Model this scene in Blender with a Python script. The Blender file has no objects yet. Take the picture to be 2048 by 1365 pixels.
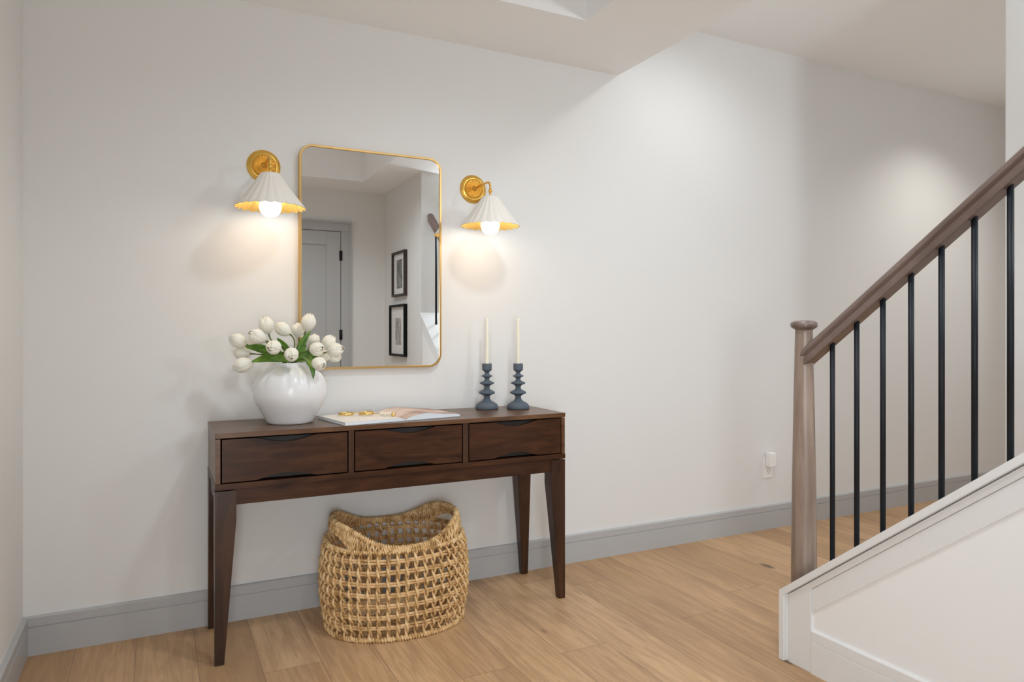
import bpy, bmesh, math, random
from mathutils import Vector, Matrix
random.seed(7)
PI = math.pi
C = bpy.context.scene.collection
sc = bpy.context.scene

# ------------------------------------------------------------------ camera
H = 1.11
cam_d = bpy.data.cameras.new('camera'); cam = bpy.data.objects.new('camera', cam_d); C.objects.link(cam)
cam.location = (0, 0, H)
cam.rotation_euler = (PI/2, 0, -0.4672)
cam_d.sensor_width = 36.0; cam_d.lens = 36.0*1412/2048
cam_d.shift_y = -18.5/2048
cam_d.clip_start = 0.02
sc.camera = cam

# ------------------------------------------------------------------ world, lights, exposure
W = bpy.data.worlds.new('world'); sc.world = W; W.use_nodes = True
bg = W.node_tree.nodes['Background']
bg.inputs[0].default_value = (0.93, 0.965, 1.0, 1); bg.inputs[1].default_value = 0.80
sc.view_settings.view_transform = 'Standard'; sc.view_settings.look = 'None'
sc.view_settings.gamma = 1.0; sc.view_settings.use_curve_mapping = False
sc.view_settings.exposure = 0.0
sc.cycles.diffuse_bounces = 8; sc.cycles.max_bounces = 14

def lamp(name, kind, loc, energy, color=(1, .95, .88), rot=(0, 0, 0), **kw):
    d = bpy.data.lights.new(name, kind); d.energy = energy; d.color = color
    for k, v in kw.items(): setattr(d, k, v)
    o = bpy.data.objects.new(name, d); C.objects.link(o); o.location = loc; o.rotation_euler = rot
    return o
def aim(o, p):
    o.rotation_euler = (Vector(p)-o.location).to_track_quat('-Z', 'Y').to_euler()
# recessed tray light with an added fill, lights over the stairs and in the passage beyond
COOL = (.895, .957, 1.0)
lamp('tray_light', 'SPOT', (1.12, 1.32, 2.69), 48, COOL, spot_size=math.radians(150), spot_blend=.6, shadow_soft_size=.09)
lamp('foyer_fill', 'SPOT', (.85, .55, 2.69), 38, COOL, spot_size=math.radians(130), spot_blend=.8, shadow_soft_size=.06)  # unseen fill, added to brighten the floor and knee wall
ls = lamp('stair_light', 'AREA', (2.48, 0.25, 2.15), 10.5, COOL, shape='DISK', size=.22)
aim(ls, (2.35, 2.91, 2.05))
sd = lamp('stair_down_light', 'SPOT', (2.42, 2.12, 2.69), 24, COOL, spot_size=math.radians(140), spot_blend=0.9, shadow_soft_size=0.06)
lamp('passage_light', 'SPOT', (4.46, 2.30, 2.69), 42, (1, .97, .90), spot_size=math.radians(125), spot_blend=0.8, shadow_soft_size=0.06)
aim(sd, (2.36, 2.75, .9))
# added fill lamps, unseen: behind the invented front-wall opening and at the passage end
la = lamp('front_fill_area', 'AREA', (-.15, -1.9, .50), 26, COOL, shape='SQUARE', size=1.3)  # soft fill, added to lift the ceiling and room
aim(la, (1.3, 1.5, 1.9))
sp_ = lamp('front_fill_spot', 'SPOT', (-.2, -1.25, 1.15), 135, COOL, spot_size=math.radians(74), spot_blend=1.0, shadow_soft_size=.32)  # spot fill, added to brighten the knee wall and below the table
aim(sp_, (1.6, 1.7, .30))
lp_ = lamp('passage_fill', 'AREA', (5.3, 1.9, 1.4), 3.0, COOL, shape='SQUARE', size=1.3)  # unseen fill, added in the passage
aim(lp_, (2, 1.9, 1.6))

# ------------------------------------------------------------------ materials
def mat(name, color, rough=0.5, metal=0.0, spec=0.5, coat=0.0):
    m = bpy.data.materials.new(name); m.use_nodes = True
    b = m.node_tree.nodes['Principled BSDF']
    b.inputs['Base Color'].default_value = (*color, 1); b.inputs['Roughness'].default_value = rough
    b.inputs['Metallic'].default_value = metal; b.inputs['Specular IOR Level'].default_value = spec
    b.inputs['Coat Weight'].default_value = coat
    return m
class N:
    def __init__(s, m): s.t = m.node_tree; s.b = s.t.nodes['Principled BSDF']
    def n(s, typ, **kw):
        x = s.t.nodes.new(typ)
        for k, v in kw.items(): setattr(x, k, v)
        return x
    def l(s, a, b): s.t.links.new(a, b)
    def coord(s, scale=(1, 1, 1), rot=(0, 0, 0), loc=(0, 0, 0), kind='Object'):
        tc = s.n('ShaderNodeTexCoord'); mp = s.n('ShaderNodeMapping')
        mp.inputs['Scale'].default_value = scale; mp.inputs['Rotation'].default_value = rot; mp.inputs['Location'].default_value = loc
        s.l(tc.outputs[kind], mp.inputs['Vector']); return mp.outputs[0]
    def noise(s, vec, scale, detail=3, rough=0.5, dist=0.0):
        x = s.n('ShaderNodeTexNoise'); x.inputs['Scale'].default_value = scale; x.inputs['Detail'].default_value = detail
        x.inputs['Roughness'].default_value = rough; x.inputs['Distortion'].default_value = dist
        if vec is not None: s.l(vec, x.inputs['Vector'])
        return x.outputs['Fac']
    def ramp(s, fac, stops):
        x = s.n('ShaderNodeValToRGB'); e = x.color_ramp.elements
        e[0].position, e[0].color = stops[0][0], (*stops[0][1], 1)
        e[1].position, e[1].color = stops[-1][0], (*stops[-1][1], 1)
        for p, c in stops[1:-1]:
            k = e.new(p); k.color = (*c, 1)
        s.l(fac, x.inputs[0]); return x.outputs[0]
    def math(s, op, a, b=None, c=None):
        x = s.n('ShaderNodeMath', operation=op)
        for i, v in enumerate((a, b, c)):
            if v is None: continue
            if isinstance(v, (int, float)): x.inputs[i].default_value = v
            else: s.l(v, x.inputs[i])
        return x.outputs[0]
    def mix(s, fac, a, b, typ='MIX'):
        x = s.n('ShaderNodeMix', data_type='RGBA', blend_type=typ)
        if isinstance(fac, (int, float)): x.inputs[0].default_value = fac
        else: s.l(fac, x.inputs[0])
        for i, v in ((6, a), (7, b)):
            if isinstance(v, tuple): x.inputs[i].default_value = (*v, 1)
            else: s.l(v, x.inputs[i])
        return x.outputs[2]
    def bump(s, h, strength, dist):
        x = s.n('ShaderNodeBump'); x.inputs['Strength'].default_value = strength; x.inputs['Distance'].default_value = dist
        s.l(h, x.inputs['Height']); s.l(x.outputs[0], s.b.inputs['Normal'])

def paint(name, col, rough, bump=0.12, scale=160, dist=0.002):
    m = mat(name, col, rough, spec=0.3); n = N(m); v = n.coord()
    n.bump(n.noise(v, scale, 4, 0.6), bump, dist)
    n.l(n.mix(n.noise(v, 1.3, 2), tuple(c*.985 for c in col), col), n.b.inputs['Base Color'])
    return m
M_wall = paint('wall_paint', (.775, .772, .76), 0.7)
M_ceil = paint('ceiling_paint', (.925, .94, .95), 0.85)
M_trim = paint('grey_trim_paint', (.46, .464, .468), 0.38, 0.04, 60)
M_skirt = paint('light_trim_paint', (.80, .808, .810), 0.38, 0.04, 60)
M_white = paint('panel_white_paint', (.89, .90, .905), 0.5, 0.08, 120)

def floor_material():
    m = mat('oak_planks', (.5, .33, .2), 0.42, spec=0.4); n = N(m); Wp = 0.187
    tc = n.n('ShaderNodeTexCoord'); sp = n.n('ShaderNodeSeparateXYZ'); n.l(tc.outputs['Object'], sp.inputs[0])
    xs = n.math('DIVIDE', n.math('ADD', sp.outputs[0], 0.062+0.187*20), Wp)
    ix = n.math('FLOOR', xs); fx = n.math('FRACT', xs)
    wn = n.n('ShaderNodeTexWhiteNoise', noise_dimensions='1D'); n.l(ix, wn.inputs['W'])
    ys = n.math('ADD', n.math('DIVIDE', sp.outputs[1], 1.75), n.math('MULTIPLY', wn.outputs['Value'], 7.31))
    iy = n.math('FLOOR', ys); fy = n.math('FRACT', ys)
    cmb = n.n('ShaderNodeCombineXYZ'); n.l(ix, cmb.inputs[0]); n.l(iy, cmb.inputs[1])
    w2 = n.n('ShaderNodeTexWhiteNoise', noise_dimensions='2D'); n.l(cmb.outputs[0], w2.inputs['Vector'])
    rnd = w2.outputs['Value']
    off = n.n('ShaderNodeVectorMath', operation='SCALE'); n.l(w2.outputs['Color'], off.inputs[0]); off.inputs['Scale'].default_value = 13.0
    pv = n.n('ShaderNodeVectorMath', operation='ADD'); n.l(tc.outputs['Object'], pv.inputs[0]); n.l(off.outputs[0], pv.inputs[1])
    def mapped(sc_):
        mp = n.n('ShaderNodeMapping'); mp.inputs['Scale'].default_value = sc_; n.l(pv.outputs[0], mp.inputs[0]); return mp.outputs[0]
    grain = n.noise(mapped((22, 1.6, 1)), 2.2, 6, 0.62, 0.9)
    fine = n.noise(mapped((150, 4, 1)), 2.0, 4, 0.6)
    broad = n.noise(mapped((5, .9, 1)), 1.6, 3, 0.5, 0.6)
    base = n.ramp(rnd, [(0.0, (.44, .268, .138)), (.3, (.56, .352, .188)), (.7, (.645, .418, .232)), (1.0, (.50, .308, .162))])
    c1 = n.mix(n.ramp(grain, [(.32, (1, 1, 1)), (.60, (0, 0, 0))]), base, (.27, .155, .085))
    fac = n.math('MULTIPLY', n.math('SUBTRACT', 0.60, grain), 2.6)
    fac = n.math('MINIMUM', n.math('MAXIMUM', fac, 0.0), 0.5)
    c1 = n.mix(fac, base, (.33, .185, .088))
    c2 = n.mix(n.math('MULTIPLY', n.math('ABSOLUTE', n.math('SUBTRACT', fine, 0.5)), 0.9), c1, (.62, .43, .28))
    fb = n.math('MINIMUM', n.math('MAXIMUM', n.math('MULTIPLY', n.math('SUBTRACT', 0.50, broad), 2.2), 0), .45)
    c2 = n.mix(fb, c2, (.30, .18, .105))
    # knots
    vo = n.n('ShaderNodeTexVoronoi', feature='F1'); n.l(mapped((6.5, 2.6, 1)), vo.inputs['Vector']); vo.inputs['Scale'].default_value = 1.0
    vo.inputs['Randomness'].default_value = 1.0
    vs = n.n('ShaderNodeSeparateColor'); n.l(vo.outputs['Color'], vs.inputs[0])
    size = n.math('MULTIPLY', n.math('GREATER_THAN', vs.outputs[0], 0.5), n.math('ADD', n.math('MULTIPLY', vs.outputs[1], .11), 0.035))
    dd = n.math('ADD', vo.outputs['Distance'], n.math('MULTIPLY', n.math('SUBTRACT', fine, .5), .10))
    kf = n.math('SUBTRACT', 1.0, n.math('DIVIDE', dd, n.math('ADD', size, 0.0005)))
    kf = n.math('MINIMUM', n.math('MAXIMUM', n.math('MULTIPLY', kf, 1.6), 0), 0.85)
    c3 = n.mix(kf, c2, (.085, .055, .035))
    # seams
    ex = n.math('MINIMUM', fx, n.math('SUBTRACT', 1.0, fx)); ey = n.math('MINIMUM', fy, n.math('SUBTRACT', 1.0, fy))
    sx = n.math('LESS_THAN', ex, 0.006); sy = n.math('LESS_THAN', ey, 0.0007)
    seam = n.math('MAXIMUM', sx, sy)
    c4 = n.mix(n.math('MULTIPLY', seam, 0.55), c3, (.10, .06, .035))
    n.l(c4, n.b.inputs['Base Color'])
    n.l(n.math('ADD', n.math('MULTIPLY', grain, 0.15), 0.36), n.b.inputs['Roughness'])
    hgt = n.math('SUBTRACT', n.math('MULTIPLY', fine, 0.3), n.math('MULTIPLY', seam, 1.0))
    n.bump(hgt, 0.15, 0.001)
    return m
M_floor = floor_material()

def wood(name, stops, rough, scale=(3, 30, 30), dist=1.2, spec=0.5, coat=0.0, bump=0.08, rot=(0, 0, 0)):
    m = mat(name, stops[0][1], rough, spec=spec, coat=coat); n = N(m)
    v = n.coord(scale, rot); g = n.noise(v, 1.0, 6, 0.6, dist)
    v2 = n.coord((4, 4, 4)); bl = n.noise(v2, 1.6, 3, .5)
    c = n.ramp(g, stops); c = n.mix(n.math('MULTIPLY', bl, .45), c, stops[0][1])
    n.l(c, n.b.inputs['Base Color']); n.bump(g, bump, 0.001); return m
M_walnut = wood('dark_walnut_lengthwise', [(.30, (.022, .0075, .0030)), (.5, (.056, .0195, .0072)), (.72, (.096, .037, .0135))], 0.34, (5, 34, 34), .7, spec=.3)
M_walnut_v = wood('dark_walnut_upright', [(.30, (.020, .0075, .0032)), (.5, (.046, .0170, .0072)), (.72, (.090, .036, .014))], 0.30, (22, 22, 3), spec=.5)
M_walnut_lit = wood('walnut_lit_tone', [(.30, (.060, .0250, .0100)), (.5, (.125, .056, .0235)), (.72, (.215, .105, .046))], 0.30, (3, 22, 22), spec=.5)  # same walnut, lightened in colour to imitate light on top and ends
M_gap = mat('dark_recess', (.006, .004, .003), 0.7)
M_box = mat('charcoal_drawer_box', (.016, .014, .013), 0.6)
M_rail = wood('stained_oak_rail', [(.3, (.105, .072, .060)), (.5, (.185, .132, .113)), (.75, (.29, .215, .19))], 0.33, (40, 3, 3), .5)
M_newel = wood('stained_oak_post', [(.3, (.19, .133, .103)), (.5, (.32, .240, .192)), (.72, (.48, .38, .315))], 0.36, (34, 34, 2.2), .5)
M_iron = mat('black_iron', (.008, .010, .014), 0.5, spec=.3)
M_blackf = mat('black_frame', (.003, .005, .006), 0.5, spec=.15)
M_brownf = wood('dark_brown_frame', [(.3, (.022, .012, .008)), (.7, (.055, .032, .022))], .45)
def goldm(name, col, rough, bump=0.0):
    m = mat(name, col, rough, metal=1.0); n = N(m)
    if bump: n.bump(n.noise(n.coord(), 90, 3), bump, .001)
    return m
M_gold = goldm('antique_gold', (.86, .53, .12), 0.30, 0.08)
M_goldleaf = goldm('gold_leaf', (.95, .66, .20), 0.5, 0.5)
M_brass = goldm('brushed_brass', (.66, .43, .17), 0.34)
M_brightgold = goldm('polished_gold', (.90, .66, .26), 0.16)
M_mirror = mat('mirror_glass', (.91, .92, .92), 0.0, metal=1.0)
M_shade = paint('matte_cream_shade', (.82, .78, .72), .65, .1, 200)
M_glaze = mat('white_glaze', (.80, .81, .82), 0.27, spec=.5)
M_slate = paint('slate_blue_matte', (.098, .124, .155), .62, .1, 300)
M_wax = mat('ivory_wax', (.86, .83, .71), .45); M_wax.node_tree.nodes['Principled BSDF'].inputs['Subsurface Weight'].default_value = .15
M_wick = mat('wick', (.75, .70, .60), .9)
def bulbm():
    m = mat('lit_bulb', (1, 1, 1), .3); b = m.node_tree.nodes['Principled BSDF']
    b.inputs['Emission Color'].default_value = (1, .95, .87, 1); b.inputs['Emission Strength'].default_value = 16.0; return m
M_bulb = bulbm()
M_plastic = mat('white_plastic', (.86, .86, .85), .35)
M_slot = mat('slot_black', (.03, .03, .03), .6)
M_paper = mat('warm_paper', (.86, .80, .72), .45)
M_edge = mat('paper_edge', (.70, .73, .76), .7)
M_cover = mat('book_cover', (.62, .66, .70), .5)
M_bead = mat('cream_bead', (.80, .74, .62), .5)
def pagem():
    m = mat('pink_printed_page', (.7, .5, .4), .4); n = N(m); v = n.coord((2.6, 3.4, 1))
    n.l(n.ramp(n.noise(v, 1.8, 2, .5, .6), [(.36, (.36, .21, .145)), (.47, (.60, .42, .33)), (.56, (.78, .62, .53)), (.66, (.84, .75, .68))]), n.b.inputs['Base Color']); return m
M_page = pagem()
def petalm():
    m = mat('ivory_petal', (.86, .82, .70), .48); n = N(m)
    tc = n.n('ShaderNodeTexCoord'); v = n.coord((60, 60, 6)); s_ = n.noise(v, 1.0, 3)
    n.l(n.mix(s_, (.93, .91, .85), (.88, .81, .64)), n.b.inputs['Base Color'])
    n.b.inputs['Subsurface Weight'].default_value = .1; return m
M_petal = petalm()
M_core = mat('pale_yellow_core', (.90, .85, .64), .6)
def leafm():
    m = mat('tulip_leaf', (.06, .16, .02), .38); n = N(m); v = n.coord((9, 9, 9))
    n.l(n.ramp(n.noise(v, 2.0, 3, .6), [(.3, (.022, .085, .012)), (.5, (.075, .19, .018)), (.72, (.20, .34, .035))]), n.b.inputs['Base Color']); return m
M_leaf = leafm()
M_stem = mat('tulip_stem', (.10, .15, .03), .5)
def strawm(name, stops):
    m = mat(name, stops[1][1], .55, spec=.35); n = N(m)
    v = n.coord((1, 1, 1)); a = n.noise(v, 38, 3, .6); b_ = n.noise(v, 190, 3, .6)
    f = n.math('ADD', n.math('MULTIPLY', a, .7), n.math('MULTIPLY', b_, .3))
    n.l(n.ramp(f, stops), n.b.inputs['Base Color']); n.bump(n.noise(v, 260, 3), .35, .001); return m
M_straw = strawm('water_hyacinth', [(.36, (.33, .175, .065)), (.46, (.60, .38, .165)), (.54, (.76, .52, .26)), (.66, (.86, .66, .40))])
M_straw2 = strawm('water_hyacinth_bands', [(.36, (.36, .19, .075)), (.47, (.60, .38, .17)), (.56, (.74, .50, .26)), (.68, (.84, .63, .38))])

# ------------------------------------------------------------------ mesh helpers
class MB:
    def __init__(s): s.v = []; s.f = []; s.sm = []
    def add(s, vs, fs, smooth=False):
        o = len(s.v); s.v += [tuple(v) for v in vs]; s.f += [tuple(i+o for i in f) for f in fs]; s.sm += [smooth]*len(fs); return s
    def box(s, x0, x1, y0, y1, z0, z1, bev=0.0):
        if bev <= 0:
            vs = [(x, y, z) for x in (x0, x1) for y in (y0, y1) for z in (z0, z1)]
            return s.add(vs, [(0, 1, 3, 2), (4, 6, 7, 5), (0, 4, 5, 1), (2, 3, 7, 6), (0, 2, 6, 4), (1, 5, 7, 3)])
        bm = bmesh.new(); bmesh.ops.create_cube(bm, size=1.0)
        for v in bm.verts: v.co = Vector(((x0+x1)/2+v.co.x*(x1-x0), (y0+y1)/2+v.co.y*(y1-y0), (z0+z1)/2+v.co.z*(z1-z0)))
        bmesh.ops.bevel(bm, geom=bm.edges[:], offset=bev, segments=2, affect='EDGES', profile=.6)
        return s.from_bm(bm)
    def from_bm(s, bm, smooth=False):
        bm.verts.ensure_lookup_table(); bm.verts.index_update()
        s.add([v.co[:] for v in bm.verts], [[v.index for v in f.verts] for f in bm.faces], smooth); bm.free(); return s
    def prism(s, pts, axis, a, b, bev=0.0):
        """pts: 2-D outline in the other two axes (in xyz order), extruded along axis from a to b"""
        def mk(p, t):
            q = list(p); q.insert(axis, t); return tuple(q)
        n = len(pts); bm = bmesh.new()
        va = [bm.verts.new(mk(p, a)) for p in pts]; vb = [bm.verts.new(mk(p, b)) for p in pts]
        bm.faces.new(va); bm.faces.new(vb[::-1])
        for i in range(n): bm.faces.new((va[i], vb[i], vb[(i+1) % n], va[(i+1) % n]))
        bmesh.ops.recalc_face_normals(bm, faces=bm.faces[:])
        if bev > 0: bmesh.ops.bevel(bm, geom=bm.edges[:], offset=bev, segments=2, affect='EDGES')
        return s.from_bm(bm)
    def tube(s, pts, r, sides=8, cap=True, closed=False, flat=None):
        P = [Vector(p) for p in pts]; n = len(P)
        R = r if isinstance(r, (list, tuple)) else [r]*n
        vs = []; up = None
        for i in range(n):
            t = (P[(i+1) % n]-P[i-1]) if closed else (P[min(i+1, n-1)]-P[max(i-1, 0)])
            if t.length < 1e-9: t = Vector((0, 0, 1))
            t.normalize()
            if up is None:
                up = t.orthogonal().normalized()
                if flat is not None:
                    u = Vector(flat)-Vector(flat).dot(t)*t
                    if u.length > 1e-5: up = u.normalized()
            else:
                up = up-up.dot(t)*t
                up = up.normalized() if up.length > 1e-6 else t.orthogonal().normalized()
            w = t.cross(up)
            for k in range(sides):
                a = 2*PI*k/sides; vs.append(P[i]+(up*math.cos(a)+w*math.sin(a))*R[i])
        fs = []
        for i in range(n if closed else n-1):
            j = (i+1) % n
            for k in range(sides):
                k2 = (k+1) % sides; fs.append((i*sides+k, i*sides+k2, j*sides+k2, j*sides+k))
        if cap and not closed:
            fs.append(tuple(range(sides))[::-1]); fs.append(tuple((n-1)*sides+k for k in range(sides)))
        return s.add(vs, fs, True)
    def lathe(s, prof, c=(0, 0, 0), seg=48, mod=None, axis='z'):
        n = len(prof); vs = []
        for i, (r, z) in enumerate(prof):
            for k in range(seg):
                a = 2*PI*k/seg; rr, zz = (r, z) if mod is None else mod(r, z, a, i)
                x, y = rr*math.cos(a), rr*math.sin(a)
                p = (x, y, zz) if axis == 'z' else (x, -zz, y)
                vs.append((c[0]+p[0], c[1]+p[1], c[2]+p[2]))
        fs = []
        for i in range(n-1):
            for k in range(seg):
                k2 = (k+1) % seg
                q = (i*seg+k, i*seg+k2, (i+1)*seg+k2, (i+1)*seg+k)
                fs.append(q)
        if prof[0][0] > 1e-6: fs.append(tuple(range(seg))[::-1])
        if prof[-1][0] > 1e-6: fs.append(tuple((n-1)*seg+k for k in range(seg)))
        return s.add(vs, fs, True)
    def sphere(s, c, r, seg=20, sc_=(1, 1, 1)):
        prof = [(r*math.sin(PI*i/12), -r*math.cos(PI*i/12)) for i in range(13)]
        prof[0] = (1e-5, -r); prof[-1] = (1e-5, r)
        o = len(s.v); s.lathe(prof, (0, 0, 0), seg)
        for i in range(o, len(s.v)):
            v = s.v[i]; s.v[i] = (c[0]+v[0]*sc_[0], c[1]+v[1]*sc_[1], c[2]+v[2]*sc_[2])
        return s
    def build(s, name, m, parent=None, normals=True, autosmooth=None):
        me = bpy.data.meshes.new(name); me.from_pydata(s.v, [], s.f)
        me.polygons.foreach_set('use_smooth', s.sm); me.materials.append(m)
        if normals:
            bm = bmesh.new(); bm.from_mesh(me); bmesh.ops.recalc_face_normals(bm, faces=bm.faces[:]); bm.to_mesh(me); bm.free()
        me.update()
        if autosmooth: me.set_sharp_from_angle(angle=math.radians(autosmooth))
        o = bpy.data.objects.new(name, me); C.objects.link(o)
        if parent is not None: o.parent = parent
        return o
def thing(name, label, cat, loc, group=None, rz=0.0):
    o = bpy.data.objects.new(name, None); C.objects.link(o); o.location = loc; o.rotation_euler = (0, 0, rz)
    o.empty_display_size = .1; o['label'] = label; o['category'] = cat
    if group: o['group'] = group
    return o
def tag(o, label, cat, group=None):
    o['label'] = label; o['category'] = cat
    if group: o['group'] = group
    return o
def struct(o, label, cat): o['kind'] = 'structure'; o['label'] = label; o['category'] = cat; return o

# ------------------------------------------------------------------ the setting
D = 2.910; XL = -0.406; YF = -0.624; XK = 1.9; XK2 = 2.06; ZL = 2.391; ZU = 2.708; XS = 2.90; YS = 1.562
XR = 5.6
struct(MB().box(XL-1.5, XR+.1, -4.0, D+.1, -.06, 0).build('floor', M_floor), 'light brown oak plank floor', 'floor')
struct(MB().box(XL-.1, XR+.1, D, D+.1, 0, ZU+.3).build('wall_back', M_wall), 'off white wall behind the console table', 'wall')
struct(MB().box(XL-.1, XL, YF-.1, D, 0, ZU+.3).build('wall_left', M_wall), 'off white side wall at the left edge', 'wall')
wf = MB().box(.58, XK2, YF-.1, YF, 0, ZU+.3)
wf.box(XL, .58, YF-.1, YF, 2.15, ZU+.3)  # header over an opening invented to let fill light in
struct(wf.build('wall_front', M_wall), 'off white wall with the door, seen in the mirror', 'wall')
struct(MB().box(XK, XK2, YF, 0.39, 0, ZU+.3).build('wall_picture', M_wall), 'off white wall holding two frames, seen in the mirror', 'wall')
struct(MB().box(XS, XS+.12, YF-.9, YS, 0, ZU, .004).build('wall_stair', M_wall), 'off white wall on far side of the stairs', 'wall')
struct(MB().box(XR, XR+.1, 1.2, D, 0, ZU).build('wall_passage', M_wall), 'off white wall at the end of the passage', 'wall')
# low ceiling with a tray recess
TX0, TX1, TY0, TY1 = 0.02, 1.580, -0.171, 2.455
ce = MB()
for (x0, x1, y0, y1) in ((XL, TX0, YF, D), (TX1, XK2, YF, D), (TX0, TX1, YF, TY0), (TX0, TX1, TY1, D)):
    ce.box(x0, x1, y0, y1, ZL, ZU+.12)
ce.box(TX0-.01, TX1+.01, TY0-.01, TY1+.01, ZU+.03, ZU+.12)
struct(ce.build('ceiling', M_ceil), 'low white ceiling with a recessed tray', 'ceiling')
struct(MB().box(XK2, XR, YF-.9, D, ZU, ZU+.12).build('ceiling_stair', M_ceil), 'higher white ceiling over stairs and passage', 'ceiling')
# baseboards: lower board, groove, thinner top strip
def baseprof(top=.133, gz=.097):
    return [(0, 0), (.016, 0), (.016, gz-.002), (.0125, gz-.001), (.0125, gz+.002), (.0155, gz+.003), (.0155, top-.004), (.012, top), (0, top)]
b = MB().prism([(D-p[0], p[1]) for p in baseprof()], 0, XL, XR)
struct(b.build('baseboard_back', M_trim), 'grey grooved baseboard along the back wall', 'baseboard')
b = MB().prism([(XL+p[0], p[1]) for p in baseprof()], 1, YF, D-.016)
struct(b.build('baseboard_left', M_trim), 'grey grooved baseboard along the left wall', 'baseboard')
b = MB().prism([(YF+p[0], p[1]) for p in baseprof()], 0, 1.585, XK)
struct(b.build('baseboard_front', M_trim), 'grey baseboard beside the door', 'baseboard')

# knee wall under the stair rail
def capz(y): return 0.233+(1.733-y)*0.769
YE = 1.712
kn = MB().prism([(YE, 0), (YE, capz(YE)-.028), (.39, capz(.39)-.028), (.39, 0)], 0, XK+.0075, XK2)
struct(kn.build('wall_knee', M_white), 'white sloping knee wall below the stair rail', 'wall')
v = .026
cp = MB().prism([(1.733, capz(1.733)), (1.733, 0), (1.712, 0), (1.712, capz(1.712)-v), (.391, capz(.391)-v), (.391, capz(.391))], 0, XK-.012, XK2+.018, .0015)
struct(cp.build('trim_1', M_skirt), 'white sloping cap on the knee wall', 'trim')
y1, y2 = 1.610, 1.701
def l2(y): return 0.274+(1.61-y)*0.765
def l3(y): return 0.204+(1.60-y)*0.7661
pb = MB().prism([(y2, 0), (y2, capz(y2)-.030), (.391, capz(.391)-.030), (.391, l2(.391)), (y1, l2(y1)), (y1, 0)], 0, XK, XK+.013, .001)
struct(pb.build('trim_2', M_skirt), 'white end board and top band on the knee wall', 'trim')
sk = MB().prism([(y1-.001, l2(y1)-.001), (.391, l2(.391)-.0015), (.391, l3(.391)), (y1-.001, l3(y1))], 0, XK+.003, XK+.013, .0008)
struct(sk.build('trim_3', M_skirt), 'white sloping skirt board on the knee wall', 'trim')
b = MB().prism([(XK+.014-p[0], p[1]*1.06) for p in baseprof()], 1, YF, y1-.001)
struct(b.build('baseboard_right', M_skirt), 'white baseboard on the knee wall', 'baseboard')

# stairs beyond the knee wall
st = thing('staircase', 'staircase climbing behind the white knee wall', 'stairs', (2.48, 1.55, 0))
rise, run = .19, .247
for i in range(8):
    yb = 1.55-i*run
    t = MB().box(XK2+.003-2.48, XS-.003-2.48, yb-run-1.55, yb+.022-1.55, (i+1)*rise-.03, (i+1)*rise, .004); t.build('tread', M_floor, st)
    MB().box(XK2+.003-2.48, XS-.003-2.48, yb-.018-1.55, yb-1.55, i*rise, (i+1)*rise-.03).build('riser', M_skirt, st)

# door seen in the mirror
dr = bpy.data.objects.new('door_1', None); C.objects.link(dr); dr.location = (1.09, YF, 0)
struct(dr, 'grey shaker door in a grey casing, seen in the mirror', 'door')
dx0, dx1, dz = .69-1.09, 1.486-1.09, 2.010
lf = MB().box(dx0, dx1, .0, .012, .008, dz)
for (a, b_, c_, d_) in ((dx0, dx0+.128, .008, dz), (dx1-.128, dx1, .008, dz), (dx0+.128, dx1-.128, dz-.122, dz), (dx0+.128, dx1-.128, .008, .2)):
    lf.box(a, b_, .010, .022, c_, d_, .0015)
lf.build('door_leaf', M_trim, dr)
MB().box(dx0-.006, dx1+.006, 0, .008, 0, dz+.006).build('jamb_gap', M_slot, dr)
cs = MB()
for (a, b_, c_, d_) in ((dx0-.096, dx0-.005, 0, dz+.0045), (dx1+.005, dx1+.096, 0, dz+.0045), (dx0-.0955, dx1+.0955, dz+.005, dz+.092)):
    cs.box(a, b_, 0, .022, c_, d_, .002)
for (a, b_, c_, d_) in ((dx0-.100, dx0-.080, 0, dz+.0755), (dx1+.080, dx1+.100, 0, dz+.0755), (dx0-.100, dx1+.100, dz+.076, dz+.096)):
    cs.box(a, b_, 0, .030, c_, d_, .002)
cs.build('door_casing', M_trim, dr)
for z in (1.796, 1.083, .30):
    MB().tube([(dx1+.003, .026, z-.045), (dx1+.003, .026, z+.045)], .0075, 10).box(dx1-.012, dx1+.016, .020, .025, z-.044, z+.044).build('hinge', M_iron, dr)
hd = MB().tube([(dx0+.065, .02, 1.0), (dx0+.065, .075, 1.0)], .010, 12); hd.tube([(dx0+.065, .072, 1.0), (dx0+.18, .072, 1.0)], .009, 12)
hd.build('door_handle', M_iron, dr)

# ------------------------------------------------------------------ console table
TXA, TXB, TYA, TYB, TZ = 0.174, 1.524, 2.527, 2.888, 0.772
tb = thing('console_table', 'long dark walnut console table with three drawers and tapered legs', 'table', ((TXA+TXB)/2, (TYA+TYB)/2, 0))
ox, oy = (TXA+TXB)/2, (TYA+TYB)/2
def L(x): return x-ox
def Ly(y): return y-oy
MB().box(L(TXA), L(TXB), Ly(TYA), Ly(TYB), TZ-.0175, TZ, .0012).build('table_top', M_walnut_lit, tb)
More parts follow.
